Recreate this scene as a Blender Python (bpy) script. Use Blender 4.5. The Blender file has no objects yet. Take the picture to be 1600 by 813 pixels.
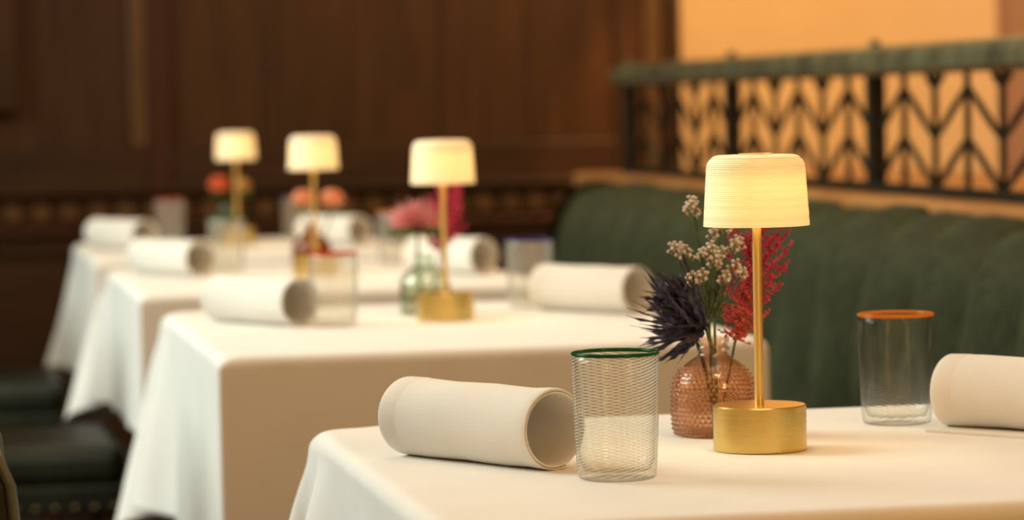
import bpy, math, random
import numpy as np
from mathutils import Vector, Matrix, Euler

sc = bpy.context.scene
COL = sc.collection
PI = math.pi

# ------------------------------------------------------------------ camera
F_PX, YAW, PITCH, ROLL = 4900.0, math.radians(10.7467), math.radians(2.8041), 0.020
fw = Vector((math.sin(YAW)*math.cos(PITCH), math.cos(YAW)*math.cos(PITCH), -math.sin(PITCH)))
rt = Vector((math.cos(YAW), -math.sin(YAW), 0)); up = rt.cross(fw)
r2 = rt*math.cos(ROLL)-up*math.sin(ROLL); u2 = up*math.cos(ROLL)+rt*math.sin(ROLL)
cd = bpy.data.cameras.new('camera'); cam = bpy.data.objects.new('camera', cd); COL.objects.link(cam)
cam.matrix_world = Matrix(((r2.x, u2.x, -fw.x, 0), (r2.y, u2.y, -fw.y, 0), (r2.z, u2.z, -fw.z, 1.102), (0, 0, 0, 1)))
cd.sensor_width = 36; cd.lens = F_PX/1600*36; cd.clip_start = .05; cd.clip_end = 60
cd.dof.use_dof = True; cd.dof.focus_distance = 3.05; cd.dof.aperture_fstop = 4.9
sc.camera = cam

# ------------------------------------------------------------------ light
w = bpy.data.worlds.new('world'); sc.world = w; w.use_nodes = True
bg = w.node_tree.nodes['Background']; bg.inputs[0].default_value = (1.0, .48, .13, 1); bg.inputs[1].default_value = .40

def area(name, loc, target, sx, sy, power, color):
    d = bpy.data.lights.new(name, 'AREA'); d.shape = 'RECTANGLE'; d.size = sx; d.size_y = sy
    d.energy = power; d.color = color
    o = bpy.data.objects.new(name, d); COL.objects.link(o); o.location = loc
    o.rotation_euler = (Vector(target)-Vector(loc)).to_track_quat('-Z', 'Y').to_euler()
    return o
# daylight from unseen windows assumed along the left side of the room
area('assumed_window_light', (-3.4, 5.7, 3.5), (.8, 4.6, .7), 3.2, 2.6, 305, (.84, 1.0, .94))
# added warm-white overhead fill that lifts the table tops, not a known fixture
area('tabletop_fill', (.9, 5.2, 3.3), (.9, 5.2, 0), 1.2, 6.5, 36, (1.0, .95, .78))
# added warm fill from behind the camera, brightens cloth fronts and napkin hollows
area('near_fill_light', (2.2, -1.2, 2.7), (1.0, 5.0, .6), 1.2, 1.2, 58, (1.0, .58, .22))
# added warm fill that brightens the plaster wall behind the railing, no known fixture
area('added_wall_fill', (3.0, 9.3, 2.7), (3.0, 11.2, 1.0), 1.6, .3, 60, (1.0, .62, .27))
# added warm light from overhead for the banquette and its ledge, fixture unseen
area('added_ledge_fill', (2.3, 6.6, 3.0), (2.1, 6.6, .9), 2.6, .5, 26, (1.0, .62, .28))
d_ = bpy.data.lights.new('assumed_corner_spot', 'SPOT'); d_.energy = 110; d_.color = (1, .5, .2); d_.spot_size = math.radians(17); d_.spot_blend = .5; d_.shadow_soft_size = .04  # assumed spot, added for the warm patch on the panelling, fixture unseen
o_ = bpy.data.objects.new('assumed_corner_spot', d_); COL.objects.link(o_); o_.location = (2.45, 9.95, 2.3)
o_.rotation_euler = (Vector((2.26, 10.4, .85))-o_.location).to_track_quat('-Z', 'Y').to_euler()
sc.view_settings.view_transform = 'Standard'; sc.view_settings.look = 'None'
sc.view_settings.exposure = 0; sc.view_settings.gamma = 1; sc.view_settings.use_curve_mapping = False
sc.cycles.transparent_max_bounces = 32
sc.cycles.max_bounces = 12

# ------------------------------------------------------------------ materials
def srgb(r, g, b):
    return tuple(((c/255)/12.92 if c/255 <= .04045 else ((c/255+.055)/1.055)**2.4) for c in (r, g, b))+(1,)
class NT:
    def __init__(s, name):
        s.m = bpy.data.materials.new(name); s.m.use_nodes = True
        s.n = s.m.node_tree.nodes; s.l = s.m.node_tree.links; s.n.clear()
        s.out = s.n.new('ShaderNodeOutputMaterial')
    def add(s, t, **kw):
        nd = s.n.new('ShaderNode'+t)
        for k, v in kw.items():
            if k.startswith('i_'):
                key = k[2:]; key = int(key) if key.isdigit() else key.replace('_', ' ')
                if isinstance(v, bpy.types.NodeSocket): s.l.new(v, nd.inputs[key])
                else: nd.inputs[key].default_value = v
            else: setattr(nd, k, v)
        return nd
    def surf(s, sock): s.l.new(sock, s.out.inputs[0])
    def math(s, op, a, b=None):
        nd = s.n.new('ShaderNodeMath'); nd.operation = op
        for i, v in enumerate((a, b)):
            if v is None: continue
            if isinstance(v, bpy.types.NodeSocket): s.l.new(v, nd.inputs[i])
            else: nd.inputs[i].default_value = v
        return nd.outputs[0]
    def ramp(s, fac, stops):
        nd = s.n.new('ShaderNodeValToRGB'); s.l.new(fac, nd.inputs[0])
        e = nd.color_ramp.elements
        while len(e) > len(stops): e.remove(e[-1])
        while len(e) < len(stops): e.new(1)
        for x, (p, c) in zip(e, stops): x.position = p; x.color = c
        return nd.outputs[0]

def simple(name, col, rough=.6, metal=0, noise=.0, nscale=20, bump=0, bscale=200, coat=0, spec=.5, stretch=(1, 1, 1)):
    t = NT(name); tc = t.add('TexCoord'); mp = t.add('Mapping', i_Vector=tc.outputs['Object']); mp.inputs['Scale'].default_value = stretch
    b = t.add('BsdfPrincipled', i_Roughness=rough, i_Metallic=metal)
    b.inputs['Coat Weight'].default_value = coat; b.inputs['Specular IOR Level'].default_value = spec
    c = tuple(col)+(1,) if len(col) == 3 else col
    if noise:
        n = t.add('TexNoise', i_Vector=mp.outputs[0], i_Scale=nscale, i_Detail=5.0)
        lo = tuple(x*(1-noise) for x in c[:3])+(1,); hi = tuple(min(1, x*(1+noise)) for x in c[:3])+(1,)
        t.l.new(t.ramp(n.outputs[0], [(.3, lo), (.7, hi)]), b.inputs['Base Color'])
    else: b.inputs['Base Color'].default_value = c
    if bump:
        n2 = t.add('TexNoise', i_Vector=mp.outputs[0], i_Scale=bscale, i_Detail=3.0)
        bp = t.add('Bump', i_Strength=bump, i_Distance=.001, i_Height=n2.outputs[0]); t.l.new(bp.outputs[0], b.inputs['Normal'])
    t.surf(b.outputs[0]); return t.m

def linen(name, col, thin=0.0):
    t = NT(name); tc = t.add('TexCoord')
    b = t.add('BsdfPrincipled', i_Roughness=.92); b.inputs['Specular IOR Level'].default_value = .2
    n = t.add('TexNoise', i_Vector=tc.outputs['Object'], i_Scale=9.0, i_Detail=4.0)
    lo = tuple(x*.965 for x in col)+(1,)
    t.l.new(t.ramp(n.outputs[0], [(.35, lo), (.65, tuple(col)+(1,))]), b.inputs['Base Color'])
    mx = t.add('Mapping', i_Vector=tc.outputs['Object']); mx.inputs['Scale'].default_value = (30, 900, 900)
    my = t.add('Mapping', i_Vector=tc.outputs['Object']); my.inputs['Scale'].default_value = (900, 30, 30)
    a1 = t.add('TexNoise', i_Vector=mx.outputs[0], i_Scale=1.0, i_Detail=2.0); a2 = t.add('TexNoise', i_Vector=my.outputs[0], i_Scale=1.0, i_Detail=2.0)
    cr = t.add('TexNoise', i_Vector=tc.outputs['Object'], i_Scale=14.0, i_Detail=2.0)
    h = t.math('ADD', t.math('ADD', a1.outputs[0], a2.outputs[0]), t.math('MULTIPLY', cr.outputs[0], 3.0))
    bp = t.add('Bump', i_Strength=.35, i_Distance=.0006, i_Height=h); t.l.new(bp.outputs[0], b.inputs['Normal'])
    if thin:
        tl = t.add('BsdfTranslucent', i_Color=tuple(col)+(1,)); mx_ = t.add('MixShader', i_0=thin, i_1=b.outputs[0], i_2=tl.outputs[0]); t.surf(mx_.outputs[0])
    else: t.surf(b.outputs[0])
    return t.m

def wood(name, dark, light, axis='Z', rough=.45, scale=6):
    t = NT(name); tc = t.add('TexCoord'); oi = t.add('ObjectInfo')
    sh = t.add('VectorMath', operation='ADD', i_0=tc.outputs['Object']); 
    cmb = t.add('CombineXYZ', i_X=t.math('MULTIPLY', oi.outputs['Random'], 13.0), i_Y=t.math('MULTIPLY', oi.outputs['Random'], 7.0)); t.l.new(cmb.outputs[0], sh.inputs[1])
    mp = t.add('Mapping', i_Vector=sh.outputs[0]); s = [scale]*3; s['XYZ'.index(axis)] = scale*.12; mp.inputs['Scale'].default_value = s
    n = t.add('TexNoise', i_Vector=mp.outputs[0], i_Scale=2.0, i_Detail=8.0, i_Roughness=.65, i_Distortion=.6)
    b = t.add('BsdfPrincipled', i_Roughness=rough); b.inputs['Coat Weight'].default_value = .04; b.inputs['Specular IOR Level'].default_value = .25; b.inputs['Coat Roughness'].default_value = .35
    t.l.new(t.ramp(n.outputs[0], [(.3, tuple(dark)+(1,)), (.7, tuple(light)+(1,))]), b.inputs['Base Color'])
    t.surf(b.outputs[0]); return t.m

def brass(name, col, brush=(3, 3, 900), r0=.21):
    t = NT(name); tc = t.add('TexCoord'); mp = t.add('Mapping', i_Vector=tc.outputs['Object']); mp.inputs['Scale'].default_value = brush
    n = t.add('TexNoise', i_Vector=mp.outputs[0], i_Scale=2.0, i_Detail=4.0)
    b = t.add('BsdfPrincipled', i_Metallic=1.0); b.inputs['Base Color'].default_value = tuple(col)+(1,)
    t.l.new(t.math('ADD', t.math('MULTIPLY', n.outputs[0], .14), r0), b.inputs['Roughness'])
    bp = t.add('Bump', i_Strength=.10, i_Distance=.0003, i_Height=n.outputs[0]); t.l.new(bp.outputs[0], b.inputs['Normal'])
    t.surf(b.outputs[0]); return t.m

def shade_mat(name, emit):
    t = NT(name); c = (.90, .87, .78, 1)
    d = t.add('BsdfPrincipled', i_Roughness=.55); d.inputs['Base Color'].default_value = c
    tr = t.add('BsdfTranslucent', i_Color=(.95, .82, .52, 1)); mix = t.add('MixShader', i_0=.35, i_1=d.outputs[0], i_2=tr.outputs[0])
    e = t.add('Emission', i_Color=(1.0, .74, .38, 1), i_Strength=emit); ad = t.add('AddShader', i_0=mix.outputs[0], i_1=e.outputs[0])
    t.surf(ad.outputs[0]); return t.m

def thin_glass(name, tint, body=0.0, body_col=(.9, .9, .85), threads=False, rough=.02, gloss=1.0, edge=.6, fade=0):
    """clear blown glass: see-through sheet with Fresnel sheen; optional twisted white threads in the wall"""
    t = NT(name); lw = t.add('LayerWeight', i_Blend=.5)
    tcol = t.ramp(t.math('POWER', lw.outputs[1], 3.0), [(0, tuple(tint)+(1,)), (1, tuple(x*x*edge for x in tint)+(1,))])
    tr = t.add('BsdfTransparent', i_Color=tcol)
    gl = t.add('BsdfGlossy', i_Roughness=rough); fr = t.math('ADD', t.math('MULTIPLY', t.math('POWER', lw.outputs[1], 4.0), .8), .045)
    base = t.add('MixShader', i_0=t.math('MULTIPLY', fr, gloss), i_1=tr.outputs[0], i_2=gl.outputs[0]).outputs[0]
    df = t.add('BsdfDiffuse', i_Color=tuple(body_col)+(1,)); tl = t.add('BsdfTranslucent', i_Color=tuple(body_col)+(1,))
    milk = t.add('MixShader', i_0=.62, i_1=df.outputs[0], i_2=tl.outputs[0]).outputs[0]
    if threads:
        uv = t.add('UVMap'); sp = t.add('SeparateXYZ', i_0=uv.outputs[0])
        ns = t.add('TexNoise', i_Vector=uv.outputs[0], i_Scale=6.0)
        ph = t.math('ADD', t.math('MULTIPLY', sp.outputs[1], 40.0), t.math('MULTIPLY', sp.outputs[0], -19.0))
        ph = t.math('ADD', ph, t.math('MULTIPLY', ns.outputs[0], .3))
        wv = t.math('SINE', t.math('MULTIPLY', ph, 2*PI))
        mask = t.math('MULTIPLY', t.math('MAXIMUM', t.math('SUBTRACT', wv, -.1), 0.0), body)
        if fade: mask = t.math('MULTIPLY', mask, t.math('POWER', t.math('MAXIMUM', t.math('SUBTRACT', 1.05, sp.outputs[1]), 0.0), fade))
        base = t.add('MixShader', i_0=mask, i_1=base, i_2=milk).outputs[0]
        bp = t.add('Bump', i_Strength=.25, i_Distance=.0006, i_Height=wv); t.l.new(bp.outputs[0], gl.inputs['Normal'])
    elif body:
        base = t.add('MixShader', i_0=body, i_1=base, i_2=milk).outputs[0]
    t.surf(base); return t.m

def fabric_green(name):
    t = NT(name); tc = t.add('TexCoord')
    n = t.add('TexNoise', i_Vector=tc.outputs['Object'], i_Scale=7.0, i_Detail=6.0, i_Roughness=.7)
    mp = t.add('Mapping', i_Vector=tc.outputs['Object']); mp.inputs['Scale'].default_value = (60, 60, 6)
    n2 = t.add('TexNoise', i_Vector=mp.outputs[0], i_Scale=3.0, i_Detail=3.0)
    f = t.math('ADD', t.math('MULTIPLY', n.outputs[0], .6), t.math('MULTIPLY', n2.outputs[0], .4))
    b = t.add('BsdfPrincipled', i_Roughness=.85); b.inputs['Specular IOR Level'].default_value = .12; b.inputs['Sheen Weight'].default_value = .03; b.inputs['Sheen Roughness'].default_value = .5
    b.inputs['Sheen Tint'].default_value = (.6, .75, .5, 1)
    t.l.new(t.ramp(f, [(.32, (.008, .0095, .004, 1)), (.68, (.066, .074, .036, 1))]), b.inputs['Base Color'])
    bp = t.add('Bump', i_Strength=.3, i_Distance=.002, i_Height=n2.outputs[0]); t.l.new(bp.outputs[0], b.inputs['Normal'])
    t.surf(b.outputs[0]); return t.m

M = {}
M['linen'] = linen('white_linen', (.84, .81, .76))
M['napkin'] = linen('napkin_linen', (.88, .845, .78), .10)
M['wood'] = wood('dark_panel_wood', (.022, .0075, .0016), (.060, .021, .0045))
M['wood_h'] = wood('dark_rail_wood', (.018, .0062, .0016), (.048, .018, .005), 'X')
M['wood_red'] = wood('reddish_wood', (.022, .005, .0018), (.055, .015, .005))
M['wood_lt'] = wood('pale_moulding_wood', (.065, .03, .009), (.12, .055, .018))  # paler wood for the mouldings and frieze tablets
M['ledge'] = wood('ledge_wood', (.32, .13, .04), (.52, .25, .085), 'Y')  # base colour lightened in place of stronger lamp light on the ledge
M['plaster'] = simple('warm_plaster', (.82, .57, .32), .9, noise=.05, nscale=3)
M['plaster_red'] = simple('reddish_plaster', (.38, .20, .12), .9, noise=.05, nscale=3)
M['floor'] = simple('dark_carpet', (.02, .015, .011), .95, noise=.3, nscale=40)
M['brass'] = brass('brushed_brass', (.74, .53, .17))
M['brass_v'] = brass('brass_tube', (.90, .63, .22), (900, 900, 4), .34)
M['shade'] = shade_mat('ribbed_ceramic', .20)
M['shade_in'] = shade_mat('shade_inside', .3)
M['green'] = fabric_green('green_velvet')
M['leather'] = simple('green_leather', (.009, .015, .007), .45, noise=.35, nscale=12, bump=.3, bscale=150)
M['piping'] = simple('piping_leather', (.085, .10, .08), .5)
M['nail'] = simple('antique_nail', (.16, .11, .045), .4, metal=1)
M['patina'] = simple('patina_bronze', (.17, .155, .085), .40, metal=.5, noise=.5, nscale=14, bump=.3, bscale=60)
M['iron'] = simple('dark_bronze', (.018, .017, .010), .5, metal=.5, noise=.4, nscale=30)
M['gold_end'] = simple('worn_gilding', (.22, .15, .035), .45, metal=.6, noise=.4, nscale=25)
M['table'] = simple('table_wood', (.08, .04, .02), .5, noise=.3)
M['metal_dark'] = simple('pedestal_iron', (.02, .02, .02), .5, metal=.8)

# ------------------------------------------------------------------ mesh helpers
class MB:
    def __init__(s): s.v = []; s.f = []; s.uv = None
    def add(s, vs, fs):
        o = len(s.v); s.v += [tuple(v) for v in vs]; s.f += [tuple(i+o for i in f) for f in fs]
    def box(s, x0, x1, y0, y1, z0, z1):
        s.add([(x, y, z) for x in (x0, x1) for y in (y0, y1) for z in (z0, z1)],
              [(0, 1, 3, 2), (4, 6, 7, 5), (0, 4, 5, 1), (2, 3, 7, 6), (0, 2, 6, 4), (1, 5, 7, 3)])
    def lathe(s, prof, n=48, c=(0, 0, 0), close=True):
        vs = []; fs = []
        for (r, z) in prof:
            for i in range(n):
                a = 2*PI*i/n; vs.append((c[0]+r*math.cos(a), c[1]+r*math.sin(a), c[2]+z))
        for j in range(len(prof)-1):
            for i in range(n):
                k = (i+1) % n; fs.append((j*n+i, j*n+k, (j+1)*n+k, (j+1)*n+i))
        if close:
            if prof[0][0] > 1e-5: fs.append(tuple(range(n-1, -1, -1)))
            if prof[-1][0] > 1e-5: fs.append(tuple((len(prof)-1)*n+i for i in range(n)))
        s.add(vs, fs)
    def tube(s, pts, rad, n=6, caps=True):
        pts = [Vector(p) for p in pts]; m = len(pts)
        rs = rad if isinstance(rad, (list, tuple)) else [rad]*m
        vs = []; fs = []; u = None
        for i, p in enumerate(pts):
            t = (pts[min(i+1, m-1)]-pts[max(i-1, 0)]).normalized()
            if u is None:
                u = t.orthogonal().normalized()
            u = (u-t*u.dot(t)).normalized(); w_ = t.cross(u)
            for k in range(n):
                a = 2*PI*k/n; vs.append(p+(u*math.cos(a)+w_*math.sin(a))*rs[i])
        for j in range(m-1):
            for k in range(n):
                q = (k+1) % n; fs.append((j*n+k, j*n+q, (j+1)*n+q, (j+1)*n+k))
        if caps: fs.append(tuple(range(n-1, -1, -1))); fs.append(tuple((m-1)*n+k for k in range(n)))
        s.add(vs, fs)
    def blob(s, c, r, sc=(1, 1, 1), rot=None, n=6, m=4):
        vs = [(0, 0, -1)]+[(math.sin(PI*j/m)*math.cos(2*PI*i/n), math.sin(PI*j/m)*math.sin(2*PI*i/n), -math.cos(PI*j/m)) for j in range(1, m) for i in range(n)]+[(0, 0, 1)]
        fs = [(0, 1+(i+1) % n, 1+i) for i in range(n)]
        for j in range(m-2):
            for i in range(n):
                k = (i+1) % n; fs.append((1+j*n+i, 1+j*n+k, 1+(j+1)*n+k, 1+(j+1)*n+i))
        L = len(vs)-1; b = 1+(m-2)*n
        fs += [(b+i, b+(i+1) % n, L) for i in range(n)]
        R = rot or Matrix.Identity(3); c = Vector(c)
        s.add([c+R @ Vector((x*r*sc[0], y*r*sc[1], z*r*sc[2])) for x, y, z in vs], fs)
    def mesh(s, name, smooth=True, sharp=40):
        me = bpy.data.meshes.new(name); me.from_pydata(s.v, [], s.f); me.validate(); me.update()
        if smooth:
            me.polygons.foreach_set('use_smooth', [True]*len(me.polygons))
            if sharp: me.set_sharp_from_angle(angle=math.radians(sharp))
        return me
    def build(s, name, mat, parent=None, smooth=True, sharp=40, bevel=0):
        o = bpy.data.objects.new(name, s.mesh(name, smooth, sharp)); COL.objects.link(o)
        o.data.materials.append(M[mat] if isinstance(mat, str) else mat)
        if parent: o.parent = parent
        if bevel:
            b = o.modifiers.new('bevel', 'BEVEL'); b.width = bevel; b.segments = 2; b.limit_method = 'ANGLE'
        return o
def tag(o, label, cat=None, group=None, kind=None):
    if label: o['label'] = label
    if cat: o['category'] = cat
    if group: o['group'] = group
    if kind: o['kind'] = kind
    return o
def empty(name, loc=(0, 0, 0), rz=0):
    o = bpy.data.objects.new(name, None); COL.objects.link(o); o.location = loc; o.rotation_euler = (0, 0, rz)
    o.empty_display_size = .05; return o
def copy_tree(o, parent=None):
    c = o.copy(); COL.objects.link(c); c.parent = parent
    for ch in list(o.children): copy_tree(ch, c)
    return c
def boxo(name, mat, parent, x0, x1, y0, y1, z0, z1, bevel=0):
    m = MB(); m.box(x0, x1, y0, y1, z0, z1); return m.build(name, mat, parent, smooth=False, bevel=bevel)

# ------------------------------------------------------------------ the setting
tag(boxo('floor', 'floor', None, -5, 6, -1, 12.5, -.1, 0), None, kind='structure')
WY = 10.4
wall = boxo('wall_back', 'wood', None, -5, 2.52, WY, WY+.3, 0, 3.4); tag(wall, 'dark wood panelled wall behind the row of tables', kind='structure')
# stiles and rails stand proud of the panels
def wpart(name, mat, x0, x1, z0, z1, d, bevel=.006): return boxo(name, mat, wall, x0, x1, WY-d, WY, z0, z1, bevel)
for x0, x1 in ((-1.6, -1.46), (.764, .842)): wpart('stile', 'wood_red', x0, x1, .86, 3.3, .035)
wpart('stile', 'wood', 2.34, 2.436, .86, 3.3, .035)
for x0, x1 in ((.70, .764), (-1.46, -1.40)): wpart('panel_moulding', 'wood_lt', x0, x1, .985, 3.3, .03, .012)
wpart('panel_moulding', 'wood_lt', 2.436, 2.503, .86, 3.3, .045, .012)
wpart('stile', 'wood', 2.503, 2.56, .3, 3.3, .06)
for x0, x1 in ((-1.46, .764), (.842, 2.34)): wpart('rail', 'wood_h', x0, x1, .86, .985, .028)
# field boards of the upper panels
for a, b, n in ((-1.40, .70, 7), (.842, 2.34, 5)):
    for i in range(n):
        x0 = a+(b-a)*i/n; wpart('panel_board', 'wood', x0+.002, x0+(b-a)/n-.002, .985, 3.3, .012+.002*(i % 2), .002)
wpart('dado_cap', 'wood_h', -1.6, 2.34, .835, .862, .06, .008)
wpart('frieze_ground', 'wood', -1.6, 2.34, .735, .835, .012)
x = -1.56
while x < 2.3:      # carved tablets of the dado frieze
    m = MB(); W, z0, z1 = .034, .748, .822
    pts = [(-W, z0), (W, z0), (W, z1-.02), (W*.7, z1-.006), (0, z1), (-W*.7, z1-.006), (-W, z1-.02)]
    n = len(pts)
    m.add([(x+W+px, WY-.012, pz) for px, pz in pts]+[(x+W+px*.72, WY-.034, (pz-.785)*.72+.785) for px, pz in pts],
          [tuple(range(n, 2*n))]+[(i, (i+1) % n, n+(i+1) % n, n+i) for i in range(n)])
    m.build('frieze_tablet', 'wood_lt', wall, smooth=False); x += .092
wpart('frieze_moulding', 'wood_red', -1.6, 2.34, .706, .735, .05, .008)
wpart('dado_rail', 'wood_h', -1.6, 2.34, .64, .706, .022)
for i in range(5): wpart('dado_panel', 'wood_h', -1.5+i*.78, -1.5+i*.78+.70, .22, .61, .018, .008)
tag(boxo('baseboard_back', 'wood_h', None, -5, 2.5, WY-.03, WY-.001, 0, .16, .006), 'dark wood skirting along the panelled wall', kind='structure')
tag(boxo('trim_1', 'wood', None, .05, .335, WY-.09, WY-.0005, 1.115, 3.2, .01), 'dark projecting wood trim on the panelled wall', kind='structure')
tag(boxo('wall_right', 'plaster', None, 2.45, 6, 11.3, 11.5, 0, 3.6), 'warm orange plaster wall behind the railing', kind='structure')
tag(boxo('trim_2', 'plaster_red', None, 4.02, 4.6, 11.1, 11.299, 0, 3.6, .01), 'reddish plaster pier on the orange wall', kind='structure')
# ledge behind the banquette that carries the railing
LZ = .905
tag(boxo('trim_3', 'ledge', None, 1.885, 2.75, 1.2, 8.95, LZ-.05, LZ, .012), 'wide wooden ledge behind the green banquette', kind='structure')
tag(boxo('wall_ledge', 'wood_red', None, 1.93, 2.70, 1.22, 8.9, 0, LZ-.051), 'low panelled wall below the ledge', kind='structure')
lw_ = bpy.data.objects['wall_ledge']

# ------------------------------------------------------------------ banquette
bq = empty('banquette', (1.6, 6.0, 0))
tag(bq, 'long green velvet banquette with vertical channel-tufted back', 'banquette')
prof = [(.00, .455), (.005, .52), (.012, .60), (.024, .68), (.040, .755), (.062, .82), (.092, .868), (.135, .895), (.185, .903), (.235, .895), (.268, .86), (.272, .70), (.272, .455)]
def channel(seed):
    rng = random.Random(seed); m = MB(); nu = 10; Wc = .27; vs = []; fs = []
    dz = rng.uniform(-.006, .006); bl = rng.uniform(.024, .03)
    for j, (px, pz) in enumerate(prof):
        a = prof[max(j-1, 0)]; b = prof[min(j+1, len(prof)-1)]
        t = Vector((b[0]-a[0], b[1]-a[1])).normalized(); nrm = Vector((-t.y, t.x))
        for i in range(nu+1):
            u = i/nu*2-1; k = 3.0*bl*(math.cos(u*PI/2)**.8-1.0) if j < 11 else 0
            k += .004*math.sin(j*1.3+seed)*(1-u*u) if j < 10 else 0
            vs.append((px+nrm.x*k, u*Wc/2, pz+nrm.y*k+(dz*(1-u*u) if 3 < j < 11 else 0)))
    for j in range(len(prof)-1):
        for i in range(nu):
            p = j*(nu+1)+i; fs.append((p, p+nu+1, p+nu+2, p+1))
    m.add(vs, fs)
    for e in (0, nu): m.f.append(tuple(j*(nu+1)+e for j in range(len(prof))) if e == 0 else tuple(j*(nu+1)+e for j in reversed(range(len(prof)))))
    m.f.append(tuple(range(nu, -1, -1))+tuple()) if False else None
    return m.mesh('channel', sharp=60)
chm = [channel(i) for i in range(4)]
for me in chm: me.materials.append(M['green'])
nch = 16
for i in range(-8, nch):
    o = bpy.data.objects.new('channel_cushion', chm[(i*3) % 4]); COL.objects.link(o); o.parent = bq
    o.location = (0, -2.18+.27*(i+.5), 0)
# rounded end of the back
m = MB(); vs = []; fs = []
for k in range(9):
    a = k/8*PI/2
    for (px, pz) in prof[:11]:
        vs.append((.27-(.27-px)*math.cos(a) if px < .27 else px, .12*math.sin(a), pz-.02*math.sin(a)))
for k in range(8):
    for j in range(10): p = k*11+j; fs.append((p, p+1, p+12, p+11))
m.add(vs, fs); e = m.build('back_end', 'green', bq); e.location = (0, -2.18+.27*nch, 0)
for i in range(-3, 6):
    y0 = -2.18+i*.72; boxo('seat_cushion', 'green', bq, -.20, .02, y0+.004, y0+.714, .30, .44, .03)
boxo('plinth', 'wood_red', bq, -.17, .27, -4.30, 2.11, 0, .30, .01)

# ------------------------------------------------------------------ railing on the ledge
rl = empty('railing', (2.0, 6.6, LZ)); tag(rl, 'low patinated bronze railing with herringbone leaf bars on the ledge', 'railing')
Y0, Y1 = -5.1, 2.15
m = MB(); hp = [(-.036, .258), (-.036, .285), (-.028, .302), (.0, .309), (.028, .302), (.036, .285), (.036, .258), (.022, .246), (-.022, .246)]
nn = len(hp); m.add([(px, y, pz) for y in (Y0, Y1) for px, pz in hp], [tuple(range(nn)), tuple(range(2*nn-1, nn-1, -1))]+[(i, nn+i, nn+(i+1) % nn, (i+1) % nn) for i in range(nn)])
m.build('handrail', 'patina', rl, smooth=False)
m = MB(); m.lathe([(0, -.03), (.036, -.026), (.05, 0), (.036, .026), (0, .03)], 20); o = m.build('handrail_end', 'gold_end', rl); o.location = (0, Y1+.02, .272)
boxo('bottom_rail', 'iron', rl, -.016, .016, Y0, Y1, .0, .022, .003)
PP = 1.18; posts = [-2.58-2*PP, -2.58-PP, -2.58, -2.58+PP, -2.58+2*PP, -2.58+3*PP, Y1-.06]
barm = {}
for i, py in enumerate(posts):
    p = boxo('railing_post', 'iron', rl, -.018, .018, py-.019, py+.019, 0, .246, .004)
    m = MB(); m.lathe([(.0, .304), (.015, .305), (.011, .310), (.013, .316), (.010, .322), (0, .325)], 14, (0, py, 0)); m.build('finial', 'patina', p)
    if i == len(posts)-1: break
    qy = posts[i+1]; nc = max(2, round((qy-py)/.197)); cw = (qy-py)/nc
    for c in range(nc):
        a = py+c*cw
        if c > 0: boxo('upright_bar', 'iron', rl, -.005, .005, a-.007, a+.007, .02, .25)
        sgn = 1 if c % 2 == 0 else -1
        for b in range(-1, 3):       # slanting leaf bars of the herringbone
            za = .015+b*.100; zb = za+.105
            if sgn < 0: za, zb = zb, za
            pts = []
            for k in range(9):
                t = k/8; zz = za+(zb-za)*t
                if .018 < zz < .25: pts.append((a+cw*t, zz, .0035+.0045*math.sin(PI*min(1, max(0, t)))))
            if len(pts) < 3: continue
            m = MB(); vs = []
            for (yy, zz, ww) in pts:
                vs += [(-.004, yy, zz-ww), (.004, yy, zz-ww), (.004, yy, zz+ww), (-.004, yy, zz+ww)]
            fs = [(0, 1, 2, 3), tuple(4*(len(pts)-1)+q for q in (3, 2, 1, 0))]
            for k in range(len(pts)-1):
                for q in range(4): fs.append((4*k+q, 4*k+4+q, 4*k+4+(q+1) % 4, 4*k+(q+1) % 4))
            m.add(vs, fs); m.build('leaf_bar', 'iron', rl, smooth=False)

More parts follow.
